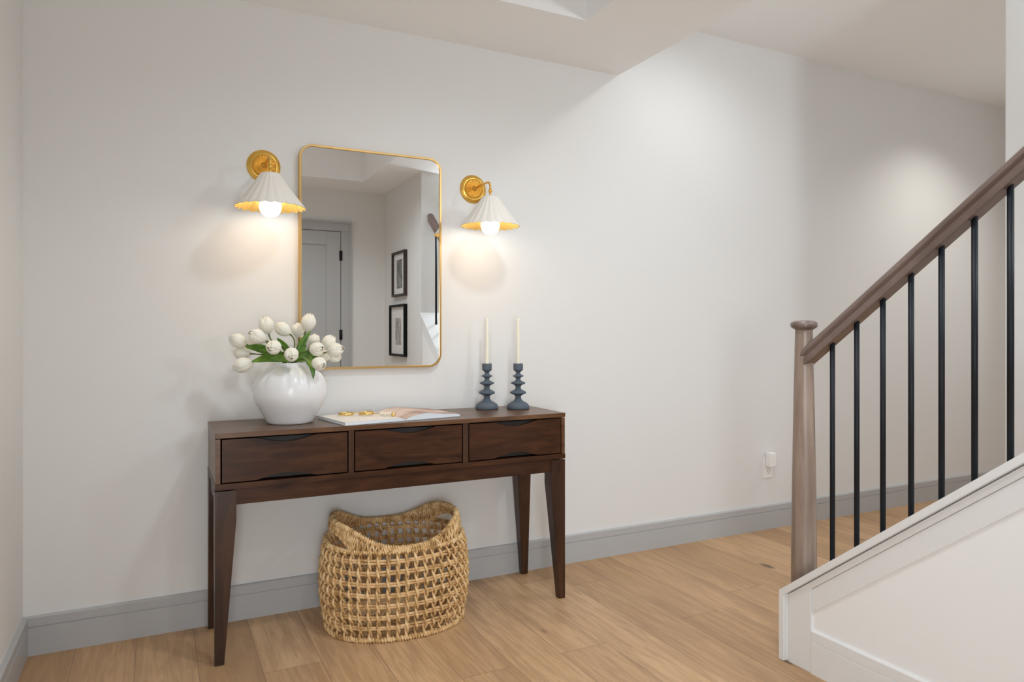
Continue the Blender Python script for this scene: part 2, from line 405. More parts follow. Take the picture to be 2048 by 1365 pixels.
# carcass: ends, dividers, bottom, back
MB().box(L(TXA+.0015), L(TXA+.0175), Ly(TYA+.0015), Ly(TYB), .6025, TZ-.0195, .0008).build('side_panel', M_walnut_lit, tb)
MB().box(L(TXB-.0175), L(TXB-.0015), Ly(TYA+.0015), Ly(TYB), .6025, TZ-.0195, .0008).build('side_panel', M_walnut_lit, tb)
for a, b_ in ((.6185, .6375), (1.0635, 1.0855)):
    MB().box(L(a), L(b_), Ly(TYA+.0015), Ly(TYB-.02), .6025, TZ-.0175, .0005).build('divider', M_walnut_v, tb)
MB().box(L(TXA+.016), L(TXB-.016), Ly(TYB-.016), Ly(TYB), .603, TZ-.0175).build('back_panel', M_walnut, tb)
MB().box(L(TXA), L(TXB), Ly(TYA), Ly(TYB), .582, .6022, .001).build('bottom_board', M_walnut, tb)
# drawers with scooped finger pulls on top and bottom edge
def drawer(x0, x1):
    z0, z1 = .6066, .7496; xm = (x0+x1)/2; hw = .100; dep = .0185
    def arc(sign, n=14):
        pts = []
        for i in range(n+1):
            t = -1+2*i/n; s_ = .5*(1+math.cos(PI*t)) if abs(t) < 1 else 0
            s_ = (1-t*t)**1.25
            pts.append((xm+hw*t, s_*dep))
        return pts
    top = [(x, z1-d) for x, d in arc(1)][::-1]; bot = [(x, z0+d) for x, d in arc(1)]
    out = [(x0, z0)]+bot+[(x1, z0), (x1, z1)]+top+[(x0, z1)]
    bm = bmesh.new()
    va = [bm.verts.new((L(x), Ly(TYA+.0025), z)) for x, z in out]; vb = [bm.verts.new((L(x), Ly(TYA+.019), z)) for x, z in out]
    f1 = bm.faces.new(va); f2 = bm.faces.new(vb[::-1]); n = len(out)
    for i in range(n): bm.faces.new((va[i], vb[i], vb[(i+1) % n], va[(i+1) % n]))
    bmesh.ops.triangulate(bm, faces=[f1, f2]); bmesh.ops.recalc_face_normals(bm, faces=bm.faces[:])
    d = MB().from_bm(bm).build('drawer', M_walnut, tb)
    # drawer box behind: its lip shows in the scoops
    bx = MB().box(L(x0+.004), L(x1-.004), Ly(TYA+.0195), Ly(TYB-.05), z0+.0015, z1-.0015)
    bx.build('drawer_box', M_box, d)
drawer(.1965, .6140); drawer(.6422, 1.0588); drawer(1.0902, 1.5018)
# apron rails
ap = MB().box(L(TXA+.06), L(TXB-.06), Ly(TYA+.007), Ly(TYA+.027), .529, .582, .0006)
ap.build('apron', M_walnut, tb)
MB().box(L(TXA+.06), L(TXB-.06), Ly(TYB-.027), Ly(TYB-.007), .529, .582, .0006).build('apron', M_walnut, tb)
for x in (TXA+.006, TXB-.026):
    MB().box(L(x), L(x+.02), Ly(TYA+.045), Ly(TYB-.045), .529, .582, .0006).build('apron', M_walnut, tb)
def leg(sx, sy):
    ztop = .5785; zk = .478; w = .067; wb = .029
    X = TXA if sx < 0 else TXB; Y = TYA+.0015 if sy < 0 else TYB
    secs = [(0, wb), (zk, w), (ztop, w)]
    bm = bmesh.new(); rings = []
    for z, q in secs:
        xs = (X, X-sx*q); ys = (Y, Y-sy*min(q, .058) if z > 0 else Y-sy*.029)
        rings.append([bm.verts.new((L(x), Ly(y), z)) for x, y in ((xs[0], ys[0]), (xs[1], ys[0]), (xs[1], ys[1]), (xs[0], ys[1]))])
    for a, b_ in zip(rings, rings[1:]):
        for i in range(4): bm.faces.new((a[i], a[(i+1) % 4], b_[(i+1) % 4], b_[i]))
    bm.faces.new(rings[0][::-1]); bm.faces.new(rings[-1]); bmesh.ops.recalc_face_normals(bm, faces=bm.faces[:])
    bmesh.ops.bevel(bm, geom=bm.edges[:], offset=.0012, segments=2, affect='EDGES')
    MB().from_bm(bm).build('leg', M_walnut_v, tb)
for sx in (-1, 1):
    for sy in (-1, 1): leg(sx, sy)

# ------------------------------------------------------------------ mirror
MX0, MX1, MZ0, MZ1 = 0.508, 1.111, 0.957, 1.862
mr = thing('wall_mirror', 'tall rounded rectangular mirror in thin brass frame above the table', 'mirror', ((MX0+MX1)/2, D, (MZ0+MZ1)/2))
def rrect(w, h, r, n=12):
    pts = []
    for cx, cz, a0 in ((w-r, h-r, 0), (-(w-r), h-r, PI/2), (-(w-r), -(h-r), PI), (w-r, -(h-r), 1.5*PI)):
        for i in range(n+1):
            a = a0+PI/2*i/n; pts.append((cx+r*math.cos(a), cz+r*math.sin(a)))
    return pts
mw, mh = (MX1-MX0)/2, (MZ1-MZ0)/2
fr = MB(); sects = [(0, -.002), (0, -.026), (.001, -.028), (.0085, -.028), (.0095, -.027), (.0095, -.002)]
outl = [rrect(mw-q, mh-q, .056-q) for q, _ in sects]; n = len(outl[0]); vs = []; fs = []
for k, (q, y) in enumerate(sects): vs += [(p[0], y, p[1]) for p in outl[k]]
for k in range(len(sects)):
    k2 = (k+1) % len(sects)
    for i in range(n): fs.append((k*n+i, k*n+(i+1) % n, k2*n+(i+1) % n, k2*n+i))
fr.add(vs, fs, True); fr.build('frame', M_brass, mr, autosmooth=35)
g = rrect(mw-.009, mh-.009, .047)
gm = MB(); gm.prism([(p[0], p[1]) for p in g], 1, -.024, -.004); gm.build('glass', M_mirror, mr)

# ------------------------------------------------------------------ sconces
def sconce(x, z, label):
    t = thing('wall_sconce', label, 'wall lamp', (x, D, z), 'gold wall sconces beside the mirror')
    # back plate, lathe axis pointing into the room (-y)
    prof = [(.0625, 0), (.0635, .002), (.0625, .004), (.060, .0055), (.055, .009), (.049, .0125), (.0455, .0135), (.0445, .0125)]
    MB().lathe(prof+[(.044, .012), (.0001, .012)], axis='y', seg=72).build('back_plate', M_gold, t)
    nf = 36; seg = nf*8
    def mod(r, zz, a, i):
        k = abs(math.sin(a*nf/2)); amp = .0042*min(1, max(0, (r-.010)/.012))*(1 if r < .0445 else .6)
        return r*(1+(.035*k if r > .038 else 0)), zz+amp*k
    MB().lathe([(.0445, .011), (.0435, .0155), (.040, .0185), (.034, .0190), (.026, .0195), (.018, .0200), (.011, .0205), (.0085, .0205), (.0001, .0205)], axis='y', seg=seg, mod=mod).build('fluted_rosette', M_gold, t)
    MB().lathe([(.0115, .019), (.0125, .021), (.0115, .0235), (.0090, .025), (.0075, .029), (.0070, .034), (.0045, .036), (.0001, .036)], axis='y', seg=32).build('hub', M_gold, t)
    arm = [(0, -.030, 0), (0, -.060, .001), (0, -.100, .002), (0, -.140, .002)]
    for i in range(1, 9):
        a = PI/2*i/8; arm.append((0, -.155-.030*math.sin(a)+.0, .002-.028*(1-math.cos(a))))
    arm += [(0, -.185, -.034)]
    MB().tube(arm, .0045, 12).build('arm', M_gold, t)
    yc = -.185
    MB().sphere((0, yc, -.040), .0088).build('ball_finial', M_gold, t)
    MB().tube([(0, yc, -.046), (0, yc, -.066)], .0040, 12).build('shade_stem', M_gold, t)
    zt, zb = -.0625, -.190; nfl = 22; sg = nfl*8
    def sm(off):
        def f(r, zz, a, i):
            k = abs(math.cos(a*nfl/2)); q = max(0, min(1, (zt-zz)/(zt-zb)))
            return r*(1+.055*(k-.6)*min(1, q*3)) - off, zz-.005*q*q*(k-.5)
        return f
    pr = [(.006, zt), (.024, zt-.0005), (.033, zt-.003), (.038, zt-.009), (.060, zt-.043), (.082, zt-.073), (.104, zt-.101), (.1255, zb)]
    o = MB().lathe([(.0045, zt)]+pr, (0, yc, 0), sg, sm(0)); 
    o.f.pop(); o.sm.pop()
    o.f.pop(); o.sm.pop()
    so = o.build('lamp_shade', M_shade, t, normals=False)
    li = MB().lathe([(r*.985, zz-.002 if zz > zb+.001 else zz-.0002) for r, zz in pr], (0, yc, 0), sg, sm(.0012))
    li.f.pop(); li.sm.pop(); li.f.pop(); li.sm.pop()
    li.build('shade_lining', M_goldleaf, so, normals=False)
    MB().lathe([(.0145, -.135), (.0150, -.130), (.0150, -.085), (.010, -.075), (.0045, -.070)], (0, yc, 0), 24).build('socket', M_gold, t)
    bz = -.188
    MB().lathe([(.0001, bz-.0395)]+[(.0395*math.sin(PI*i/16), bz-.0395*math.cos(PI*i/16)) for i in range(1, 14)]+[(.0145, bz+.043), (.0135, bz+.055), (.0001, bz+.056)], (0, yc, 0), 32).build('bulb', M_bulb, t)
    return t
sconce(.377, 1.759, 'gold wall sconce with fluted cream shade left of the mirror')
sconce(1.271, 1.750, 'gold wall sconce with fluted cream shade right of the mirror')

# ------------------------------------------------------------------ vase
vz = TZ; VX, VY = .447, 2.722
vs_ = thing('vase', 'round white glazed vase with pleated shoulders holding the tulips', 'vase', (VX, VY, vz))
vp = [(.0001, .004), (.070, .004), (.072, 0), (.079, .001), (.083, .006), (.097, .032), (.118, .068), (.1275, .090), (.1315, .108), (.1315, .128), (.1275, .148), (.118, .168), (.104, .185), (.084, .199), (.067, .208), (.058, .214), (.0565, .219), (.058, .222), (.0565, .224), (.053, .222), (.051, .215), (.060, .206), (.10, .178), (.120, .13), (.11, .07), (.07, .012), (.0001, .010)]
NPL = 13
pl = [(random.uniform(-.16, .16), random.uniform(.45, 1.0), random.uniform(.6, 1.0)) for _ in range(NPL)]
def vmod(r, z, a, i):
    k = max(0, min(1, (z-.115)/.085)); k = k*k*(3-2*k)
    if z > .206: k *= max(0.3, 1-(z-.206)/.020)
    s_ = 0
    for q, (o_, am, wd) in enumerate(pl):
        d = (a-(2*PI*q/NPL+o_)+PI) % (2*PI)-PI
        s_ += am*math.exp(-(d/(.10*wd))**2)
    return r*(1-.115*k*s_+.03*k), z
# refine profile
def refine(p, n=3):
    out = []
    for i in range(len(p)-1):
        p0 = p[max(i-1, 0)]; p1 = p[i]; p2 = p[i+1]; p3 = p[min(i+2, len(p)-1)]
        for j in range(n):
            t = j/n
            out.append(tuple(max(1e-4, .5*(2*p1[c]+(p2[c]-p0[c])*t+(2*p0[c]-5*p1[c]+4*p2[c]-p3[c])*t*t+(-p0[c]+3*p1[c]-3*p2[c]+p3[c])*t**3)) if c == 0 else .5*(2*p1[c]+(p2[c]-p0[c])*t+(2*p0[c]-5*p1[c]+4*p2[c]-p3[c])*t*t+(-p0[c]+3*p1[c]-3*p2[c]+p3[c])*t**3) for c in (0, 1)))
    return out+[p[-1]]
vpr = vp[:4]+refine(vp[4:21], 3)+vp[21:]
MB().lathe(vpr, (0, 0, 0), 144, vmod).build('vessel', M_glaze, vs_)

# ------------------------------------------------------------------ tulips
A_ = 0.4672
FW = Vector((math.sin(A_), math.cos(A_), 0)); RT = Vector((math.cos(A_), -math.sin(A_), 0))
def at(px, py, y):
    d = FW+RT*((px-1024)/1412)+Vector((0, 0, (664-py)/1412)); return d*(y/d.y)+Vector((0, 0, H))
RIM = Vector((VX, VY, vz+.200))
def blossom(openness, tw):
    """cup of six overlapping petals, base at origin, tip along +z"""
    m = MB(); Lh = .065; openness *= .6
    for k in range(6):
        a0 = k*PI/3+tw; inner = k % 2; R = .0245 if not inner else .0222
        nu, nt = 8, 10; vs = []
        for j in range(nt+1):
            t = j/nt
            r = R*(math.sin(PI*min(1, t*.80+.03))**.62)
            r = r*(1-(.52 if not inner else .74)*t**5*(1-openness*(1 if not inner else .4))) + openness*.002*t*t
            w = math.radians(68)*(1-.72*(max(0, t-.66)/.34)**2.6) if not inner else math.radians(72)*(1-.75*(max(0, t-.78)/.22)**2.2)
            w = max(w, math.radians(5)); z = Lh*t*(1.0 if inner else .97)
            for i in range(nu+1):
                u = -1+2*i/nu
                a = a0+w*u; rr = r*(1+.06*(1-u*u)) if t > .05 else r
                zz = z-.004*u*u*t*t
                vs.append((rr*math.cos(a), rr*math.sin(a), zz))
        fs = [(j*(nu+1)+i, j*(nu+1)+i+1, (j+1)*(nu+1)+i+1, (j+1)*(nu+1)+i) for j in range(nt) for i in range(nu)]
        # inner skin gives the petal its thickness
        o = len(vs); vi = [(v[0]*.955, v[1]*.955, v[2]-.0002) for v in vs]
        fi = [tuple(q+o for q in f[::-1]) for f in fs]
        rimi = [i for i in range(nu+1)]+[(j+1)*(nu+1)+nu for j in range(nt)]+[nt*(nu+1)+i for i in range(nu-1, -1, -1)]+[j*(nu+1) for j in range(nt-1, 0, -1)]
        fe = [(rimi[i], rimi[(i+1) % len(rimi)], rimi[(i+1) % len(rimi)]+o, rimi[i]+o) for i in range(len(rimi))]
        m.add(vs+vi, fs+fi+fe, True)
    return m
def leaf_mesh(p0, p1, width, bend, side, droop=0.0, n=14):
    p0 = Vector(p0); p1 = Vector(p1); vs = []; fs = []; side = Vector(side).normalized()
    for j in range(n+1):
        t = j/n; c = p0.lerp(p1, t)+Vector(bend)*(4*t*(1-t))-Vector((0, 0, droop*t*t))
        w = width*(math.sin(PI*min(1, (t*.92+.06)))**.75)*(1.0 if t < .9 else 1)
        if j == n: w = .0006
        nn = (p1-p0).cross(side).normalized()
        wav = .002*math.sin(t*9)
        for u, fold in ((-1, .30), (-.5, .10), (0, 0), (.5, .10), (1, .30)):
            vs.append(c+side*w*u+nn*(w*fold)+nn*wav*abs(u))
    for j in range(n):
        for i in range(4): fs.append((j*5+i, j*5+i+1, (j+1)*5+i+1, (j+1)*5+i))
    return MB().add(vs, fs, True)
# px/py of blossom middle, px/py offset towards its tip, toward-camera tilt (deg), y depth, openness, size, label
TUL = [
 (477, 682, -16, -8, 5, 2.70, .15, 1.0, 'ivory tulip reaching furthest left, tip pointing up and left'),
 (515, 674, -12, -7, 35, 2.66, .15, 1.02, 'ivory tulip above the pale green leaf, second from the upper left'),
 (533, 651, -4, -16, 8, 2.72, .25, 1.0, 'upright ivory tulip at the upper left of the bunch'),
 (566, 659, -14, -10, 5, 2.74, .30, .98, 'ivory tulip leaning left at the top middle, on a bare stem'),
 (596, 661, -2, -14, 10, 2.77, .10, .88, 'ivory tulip partly behind the tallest one'),
 (617, 646, 5, -16, 5, 2.72, .30, 1.05, 'tallest ivory tulip, upright in front of the mirror edge'),
 (548, 695, -9, 3, 62, 2.61, .25, .98, 'ivory tulip facing forward left of the middle, above dark leaves'),
 (583, 709, -1, 4, 70, 2.60, .20, .96, 'ivory tulip facing forward right above the vase rim'),
 (633, 699, 12, -2, 50, 2.63, .25, 1.0, 'ivory tulip facing forward right of the middle, left of a pair'),
 (637, 728, 10, 4, 52, 2.60, .25, .98, 'ivory tulip hanging low over the right shoulder of the vase'),
 (486, 730, -16, 5, 15, 2.66, .10, 1.05, 'lowest ivory tulip at the far left, drooping beside the vase'),
 (484, 707, -17, -1, 0, 2.72, .05, .92, 'ivory tulip between the two outermost left ones'),
 (510, 688, -15, -9, 5, 2.78, .10, .82, 'ivory tulip half hidden behind two others at left'),
 (657, 686, 10, -12, 8, 2.74, .35, 1.0, 'ivory tulip at upper right, behind its neighbour'),
 (670, 701, 16, -4, 20, 2.70, .35, 1.05, 'ivory tulip reaching furthest right, petals opening'),
 (667, 712, 14, 6, 0, 2.80, .30, .95, 'ivory tulip tucked under the rightmost one'),
 (627, 681, 6, -12, 0, 2.80, .25, .78, 'small ivory tulip behind the upright leaf on the right'),
 (648, 711, 13, 3, 10, 2.79, .20, .85, 'ivory tulip hidden low behind the right hand group'),
]
LEAVES = {  # tulip index: (base px, base py, base y, tip px, tip py, tip y, width, bend)
 0: [(560, 722, 2.70, 489, 694, 2.68, .0165, (0, 0, .018))],
 10: [(568, 722, 2.68, 502, 724, 2.62, .0150, (0, 0, .012))],
 3: [(581, 718, 2.72, 554, 676, 2.72, .0125, (.006, 0, .004))],
 5: [(597, 715, 2.72, 622, 662, 2.70, .0135, (-.012, 0, -.004))],
 9: [(598, 712, 2.68, 627, 760, 2.575, .0145, (.014, -.012, .020))],
 8: [(588, 722, 2.70, 642, 700, 2.66, .0150, (0, 0, -.004))],
 6: [(578, 722, 2.68, 536, 722, 2.60, .0140, (0, 0, .012))],
 7: [(574, 722, 2.68, 563, 704, 2.62, .0150, (0, 0, .010))],
 1: [(572, 720, 2.70, 531, 680, 2.72, .0120, (0, 0, .0))],
 14: [(590, 722, 2.70, 640, 716, 2.66, .0120, (0, 0, .010))],
 16: [(592, 718, 2.74, 612, 690, 2.76, .0140, (0, 0, .0))],
}
for i, (px, py, tx, ty, tilt, y, op, sz, lab) in enumerate(TUL):
    c = at(px, py, y)
    dimg = (RT*tx+Vector((0, 0, -ty))).normalized()
    vdir = (c-Vector((0, 0, H))).normalized()
    ax = (dimg*math.cos(math.radians(tilt))-vdir*math.sin(math.radians(tilt))).normalized()
    base = c-ax*.029*sz
    sz *= 1.05; base = c-ax*.031*sz
    t = thing('tulip', lab, 'flower', tuple(base), 'ivory tulips in the white vase')
    q = ax.to_track_quat('Z', 'Y').to_matrix().to_4x4()
    m = blossom(op, random.uniform(0, 1))
    m.v = [tuple(q @ (Vector(v)*sz)) for v in m.v]
    m.build('blossom', M_petal, t)
    cm = MB().sphere((0, 0, .043), .0100, 12, (1, 1, 1.75)); cm.v = [tuple(q @ (Vector(v)*sz)) for v in cm.v]; cm.build('pistil', M_core, t)
    # stem: from blossom base curving into the neck of the vase
    a0 = random.uniform(0, 2*PI); rr = random.uniform(0, .028)
    foot = Vector((VX+rr*math.cos(a0), VY+rr*math.sin(a0), vz+.07)); neck = Vector((VX+(base.x-VX)*.16, VY+(base.y-VY)*.16, vz+.218))
    pts = []
    P0, P1, P2, P3 = base, base-ax*.045*sz, neck+Vector((0, 0, .03)), neck
    for k in range(15):
        u = k/14; pts.append((1-u)**3*P0+3*(1-u)**2*u*P1+3*(1-u)*u*u*P2+u**3*P3-base)
    for k in range(1, 5): pts.append(neck.lerp(foot, k/4)-base)
    MB().tube(pts, [.0030 if k < 2 else .0024 for k in range(len(pts))], 8).build('stem', M_stem, t)
    for (bx, by, byy, qx, qy, qyy, w, bend) in LEAVES.get(i, ()):
        p0 = at(bx, by, byy); p1 = at(qx, qy, qyy); dd = (p1-p0).normalized()
        side = dd.cross(vdir).normalized(); side = (side+Vector((0, .25, .1))).normalized()
        lm = leaf_mesh(p0-base, p1-base, w, bend, side)
        lo = lm.build('leaf', M_leaf, t, normals=False)
        md = lo.modifiers.new('thickness', 'SOLIDIFY'); md.thickness = .0009

# ------------------------------------------------------------------ open book
bk = thing('open_book', 'open book lying between vase and candle holders, pink picture on its right page', 'book', (.845, 2.570, TZ), rz=math.radians(9.5))
bw, bd = .240, .262
MB().box(-bw-.004, -.006, -.004, bd+.004, .0004, .003, .0008).box(.006, bw+.004, -.004, bd+.004, .0004, .003, .0008).box(-.0065, .0065, -.004, bd+.004, .0002, .0016).build('cover', M_cover, bk)
def pages(prof, name, m, mtop):
    n = len(prof); vs = []; fs = []; nd = 6
    for j in range(nd+1):
        y = bd*j/nd
        for x, z in prof: vs.append((x, y, z))
        for x, z in prof: vs.append((x, y, .0032))
    R = 2*n
    top = []; 
    for j in range(nd):
        for i in range(n-1): top.append((j*R+i, j*R+i+1, (j+1)*R+i+1, (j+1)*R+i))
    for j in range(nd):
        for i in range(n-1): fs.append((j*R+n+i, (j+1)*R+n+i, (j+1)*R+n+i+1, j*R+n+i+1))
        fs.append((j*R, (j+1)*R, (j+1)*R+n, j*R+n)); fs.append((j*R+n-1, j*R+2*n-1, (j+1)*R+2*n-1, (j+1)*R+n-1))
    for i in range(n-1):
        fs.append((i, n+i, n+i+1, i+1)); k = nd*R; fs.append((k+i, k+i+1, k+n+i+1, k+n+i))
    o = MB().add(vs, fs, False).build(name, m, bk, normals=False)
    MB().add([(v[0], v[1], v[2]+.0003) for v in vs], top, True).build('top_page', mtop, o, normals=False)
lp = [(-bw+bw*i/12, .0105+.002*(i/12)-(.007 if i == 12 else 0)) for i in range(13)]
pages(lp, 'left_pages', M_edge, M_paper)
rp = []
for i in range(19):
    t = i/18; z = .0035+.0205*math.sin(PI*min(1, t*2.4+.0)/2)**.6*(1-.0*t) if t < .42 else .024-.0145*((t-.42)/.58)**.8
    rp.append((bw*t, z))
pages(rp, 'right_pages', M_edge, M_page)

# ------------------------------------------------------------------ gold ring chain on the book
def onz(px, py, z):
    d = FW+RT*((px-1024)/1412)+Vector((0, 0, (664-py)/1412)); t = (z-H)/d.z; return d*t+Vector((0, 0, H))
zp = TZ+.0130
r1 = onz(692, 828.5, zp+.004); r2 = onz(733, 827, zp+.006); bs = onz(752, 825, zp+.008); be = onz(787, 829.5, zp+.008)
ch = thing('ring_chain', 'gold ring chain with cream beads and gold ball on the left page', 'ornament', tuple(Vector((r1.x, r1.y, zp))))
o3 = Vector((r1.x, r1.y, zp))
def ring(c, R, tilt):
    m = MB(); prof = [(R-.0022, -.0040), (R-.0022, .0040), (R-.001, .0048), (R+.0010, .0040), (R+.0014, 0), (R+.0010, -.0040), (R-.001, -.0048)]
    seg = 56; vs = []; fs = []; n_ = len(prof)
    rot = Matrix.Rotation(tilt, 3, 'Y')
    for k in range(seg):
        a = 2*PI*k/seg
        for r, z in prof: vs.append(rot @ Vector((r*math.cos(a), r*math.sin(a), z))+c-o3)
    for k in range(seg):
        for i in range(n_): fs.append((k*n_+i, k*n_+(i+1) % n_, ((k+1) % seg)*n_+(i+1) % n_, ((k+1) % seg)*n_+i))
    m.add(vs, fs, True); m.build('ring', M_brightgold, ch)
R_ = .0285
c1 = Vector((r1.x, r1.y, zp+.0050)); c2 = Vector((r2.x, r2.y, zp+.0068))
ring(c1, R_, 0); ring(c2, R_, -.06)
dirn = (c2-c1).normalized()
MB().tube([c1+dirn*R_*.93-o3+Vector((0, 0, .001)), (c1+c2)/2-o3+Vector((0, 0, .004)), c2-dirn*R_*.93-o3], .0021, 8).build('link', M_brightgold, ch)
B0 = c2+(be-c2).normalized()*R_; 
be = Vector((be.x, be.y, zp+.0090)); B0 = Vector((B0.x, B0.y, zp+.007)); dv = (be-B0)
MB().tube([B0-o3-dv*.06, be-o3], .0014, 8).build('bead_wire', M_brightgold, ch)
for k in range(5):
    p = B0+dv*(.40+.115*k)-o3
    m = MB().sphere((0, 0, 0), .0072, 16, (1, 1, .62)); qq = dv.to_track_quat('Z', 'Y').to_matrix()
    m.v = [tuple(qq @ Vector(v)+p) for v in m.v]; m.build('bead', M_bead, ch)
MB().sphere(tuple(be-o3), .0088).build('ball', M_brightgold, ch)

# ------------------------------------------------------------------ candle holders and candles
hp = [(.0001, 0), (.0475, 0), (.0490, .002), (.0495, .007), (.0480, .014), (.0430, .0215), (.0330, .0285), (.0215, .0345), (.0155, .041), (.0128, .0485), (.0128, .054), (.0165, .0600), (.0270, .0640), (.0330, .0665), (.0348, .0710), (.0332, .0758), (.0250, .0795), (.0150, .0850), (.0118, .0910), (.0118, .0975), (.0160, .1035), (.0250, .1080), (.0302, .1102), (.0315, .1135), (.0298, .1168), (.0200, .1200), (.0120, .1250), (.0100, .1305), (.0125, .1365), (.0200, .1405), (.0228, .1420), (.0234, .1440), (.0222, .1462), (.0125, .1510), (.0095, .1560), (.0105, .1615), (.0165, .1660), (.0205, .1705), (.0212, .1760), (.0212, .1975), (.0205, .1985), (.0110, .1985), (.0105, .1800), (.0001, .1790)]
def rf(p): return refine(p[2:40], 2)
HP = hp[:2]+rf(hp)+hp[40:]
for (x, y, lab, lab2, tip) in ((1.297, 2.815, 'slate grey turned candle holder, left one nearer the mirror', 'ivory taper candle in the left holder', 0), (1.421, 2.757, 'slate grey turned candle holder, right one near the table end', 'ivory taper candle in the right holder', 1)):
    h = tag(MB().lathe(HP, (0, 0, 0), 56).build('candle_holder', M_slate), lab, 'candle holder', 'candle holders on the table'); h.location = (x, y, TZ)
    cd = thing('candle', lab2, 'candle', (x, y, TZ+.180), 'taper candles')
    Lc = .218
    MB().lathe([(.0001, 0), (.0095, 0), (.0098, .002), (.0092, .03), (.0060, Lc-.008), (.0046, Lc-.002), (.0030, Lc), (.0001, Lc+.001)], (0, 0, 0), 24).build('wax_body', M_wax, cd)
    MB().tube([(0, 0, Lc-.001), (.0005, 0, Lc+.010)], .0009, 6).build('wick', M_wick, cd)

# ------------------------------------------------------------------ basket
BX, BY = .830, 2.655; BROT = math.radians(-4)
bt = thing('basket', 'woven natural open weave basket with two handles under the table', 'basket', (BX, BY, 0))
def rad(z):
    k = z/.33; return .248+.027*math.sin(PI*min(1, .08+.86*k)*.92), .205+.022*math.sin(PI*min(1, .08+.86*k)*.92)
def ell(th, z, off=0.0, extra=0.0):
    a, b_ = rad(min(z, .34)); lean = max(0, z-.33)
    a -= lean*.30
    e = 2/2.25; c_, s_ = math.cos(th), math.sin(th)
    x = (a+off)*math.copysign(abs(c_)**e, c_); y = (b_+off)*math.copysign(abs(s_)**e, s_)
    cr, sr = math.cos(BROT), math.sin(BROT)
    return Vector((x*cr-y*sr, x*sr+y*cr, z))
# arc-length spaced angles
def spaced(n, z=.2):
    K = 2000; pts = [ell(2*PI*i/K, z) for i in range(K+1)]; ac = [0]
    for i in range(K): ac.append(ac[-1]+(pts[i+1]-pts[i]).length)
    out = []; j = 0
    for i in range(n):
        t = ac[-1]*i/n
        while ac[j+1] < t: j += 1
        out.append(2*PI*(j+(t-ac[j])/(ac[j+1]-ac[j]))/K)
    return out
RINGZ = .322
def zrim(th):
    c_ = abs(math.cos(th)); return .332+.070*(.5-.5*math.cos(PI*min(1, c_**1.25)))
rows = [.052+.0395*i for i in range(7)]
# horizontal double bands
bm_ = MB()
for r_i, z in enumerate(rows):
    for dz_ in (-.0042, .0042):
        ph = random.uniform(0, 6); th = spaced(150, z)
        bm_.tube([ell(a, z+dz_+.0013*math.sin(5*a+ph)+.0006*math.sin(17*a+ph*2), .0006*math.sin(23*a+ph)) for a in th], [.0046+.0005*math.sin(31*a+ph) for a in th], 7, closed=True)
bm_.build('woven_band', M_straw2, bt)
# twisted upright strands, each pair crossing between two bands
NS = 47; TH = spaced(NS, .2); up_ = MB()
per = .0395*2
for i, a in enumerate(TH):
    nrm = (ell(a, .2, .01)-ell(a, .2)).normalized(); tg = Vector((0, 0, 1)).cross(nrm)
    jit = random.uniform(-.0015, .0015)
    for s_ in (0, 1):
        pts = []; rr = []
        zt_ = RINGZ; n = 64
        for k in range(n+1):
            z = .004+(zt_-.004)*k/n
            ph = 2*PI*(z-.052)/per+PI*s_
            p = ell(a, z)+nrm*(.0092*math.cos(ph))+tg*(-.0040*math.sin(ph)+jit)
            pts.append(p); rr.append((.0040+.0017*max(0, math.cos(ph)))*random.uniform(.9, 1.1))
        up_.tube(pts, rr, 6)
up_.build('upright_strand', M_straw, bt)
# base: solid woven oval plus thick braid
bs_ = MB()
for q in range(14):
    f_ = (q+1)/14.5
    bs_.tube([Vector((ell(2*PI*k/72, .0)[0]*f_, ell(2*PI*k/72, .0)[1]*f_, .008)) for k in range(72)], .0078, 6, closed=True)
bs_.build('base', M_straw2, bt)
def wrapped(m, path, R, pitch, rs, closed=True, sides=5, per_turn=9):
    P = [Vector(p) for p in path]; n = len(P); acc = [0]
    for i in range(n if closed else n-1): acc.append(acc[-1]+(P[(i+1) % n]-P[i]).length)
    tot = acc[-1]; turns = int(tot/pitch); K = turns*per_turn; out = []; j = 0; rad_ = []
    for k in range(K):
        s_ = tot*k/K
        while acc[j+1] < s_: j += 1
        f_ = (s_-acc[j])/max(1e-9, acc[j+1]-acc[j]); p = P[j].lerp(P[(j+1) % n], f_)
        t = (P[(j+1) % n]-P[j]).normalized(); u = Vector((0, 0, 1)); u = (u-u.dot(t)*t).normalized(); w = t.cross(u)
        a = 2*PI*k/per_turn; out.append(p+(u*math.cos(a)+w*math.sin(a))*R*(1+.08*math.sin(k*.37))); rad_.append(rs*(1+.2*math.sin(k*.213)))
    m.tube(out, rad_, sides, closed=closed)
th = spaced(220, .3)
rg = MB(); rb = MB()
path = [ell(a, RINGZ) for a in th]; rg.tube(path, .0055, 7, closed=True); wrapped(rg, path, .0068, .0085, .0032)
low = [ell(a, .009, .004) for a in th]; rb.tube(low, .006, 7, closed=True); wrapped(rb, low, .0075, .0100, .0036); rb.build('bottom_braid', M_straw, bt)
rg.build('braided_edge', M_straw, bt)
rm = MB()
path = [ell(a, zrim(a)) for a in th]; rm.tube(path, .0062, 7, closed=True); wrapped(rm, path, .0078, .0088, .0036)
rm.build('rim', M_straw, bt)
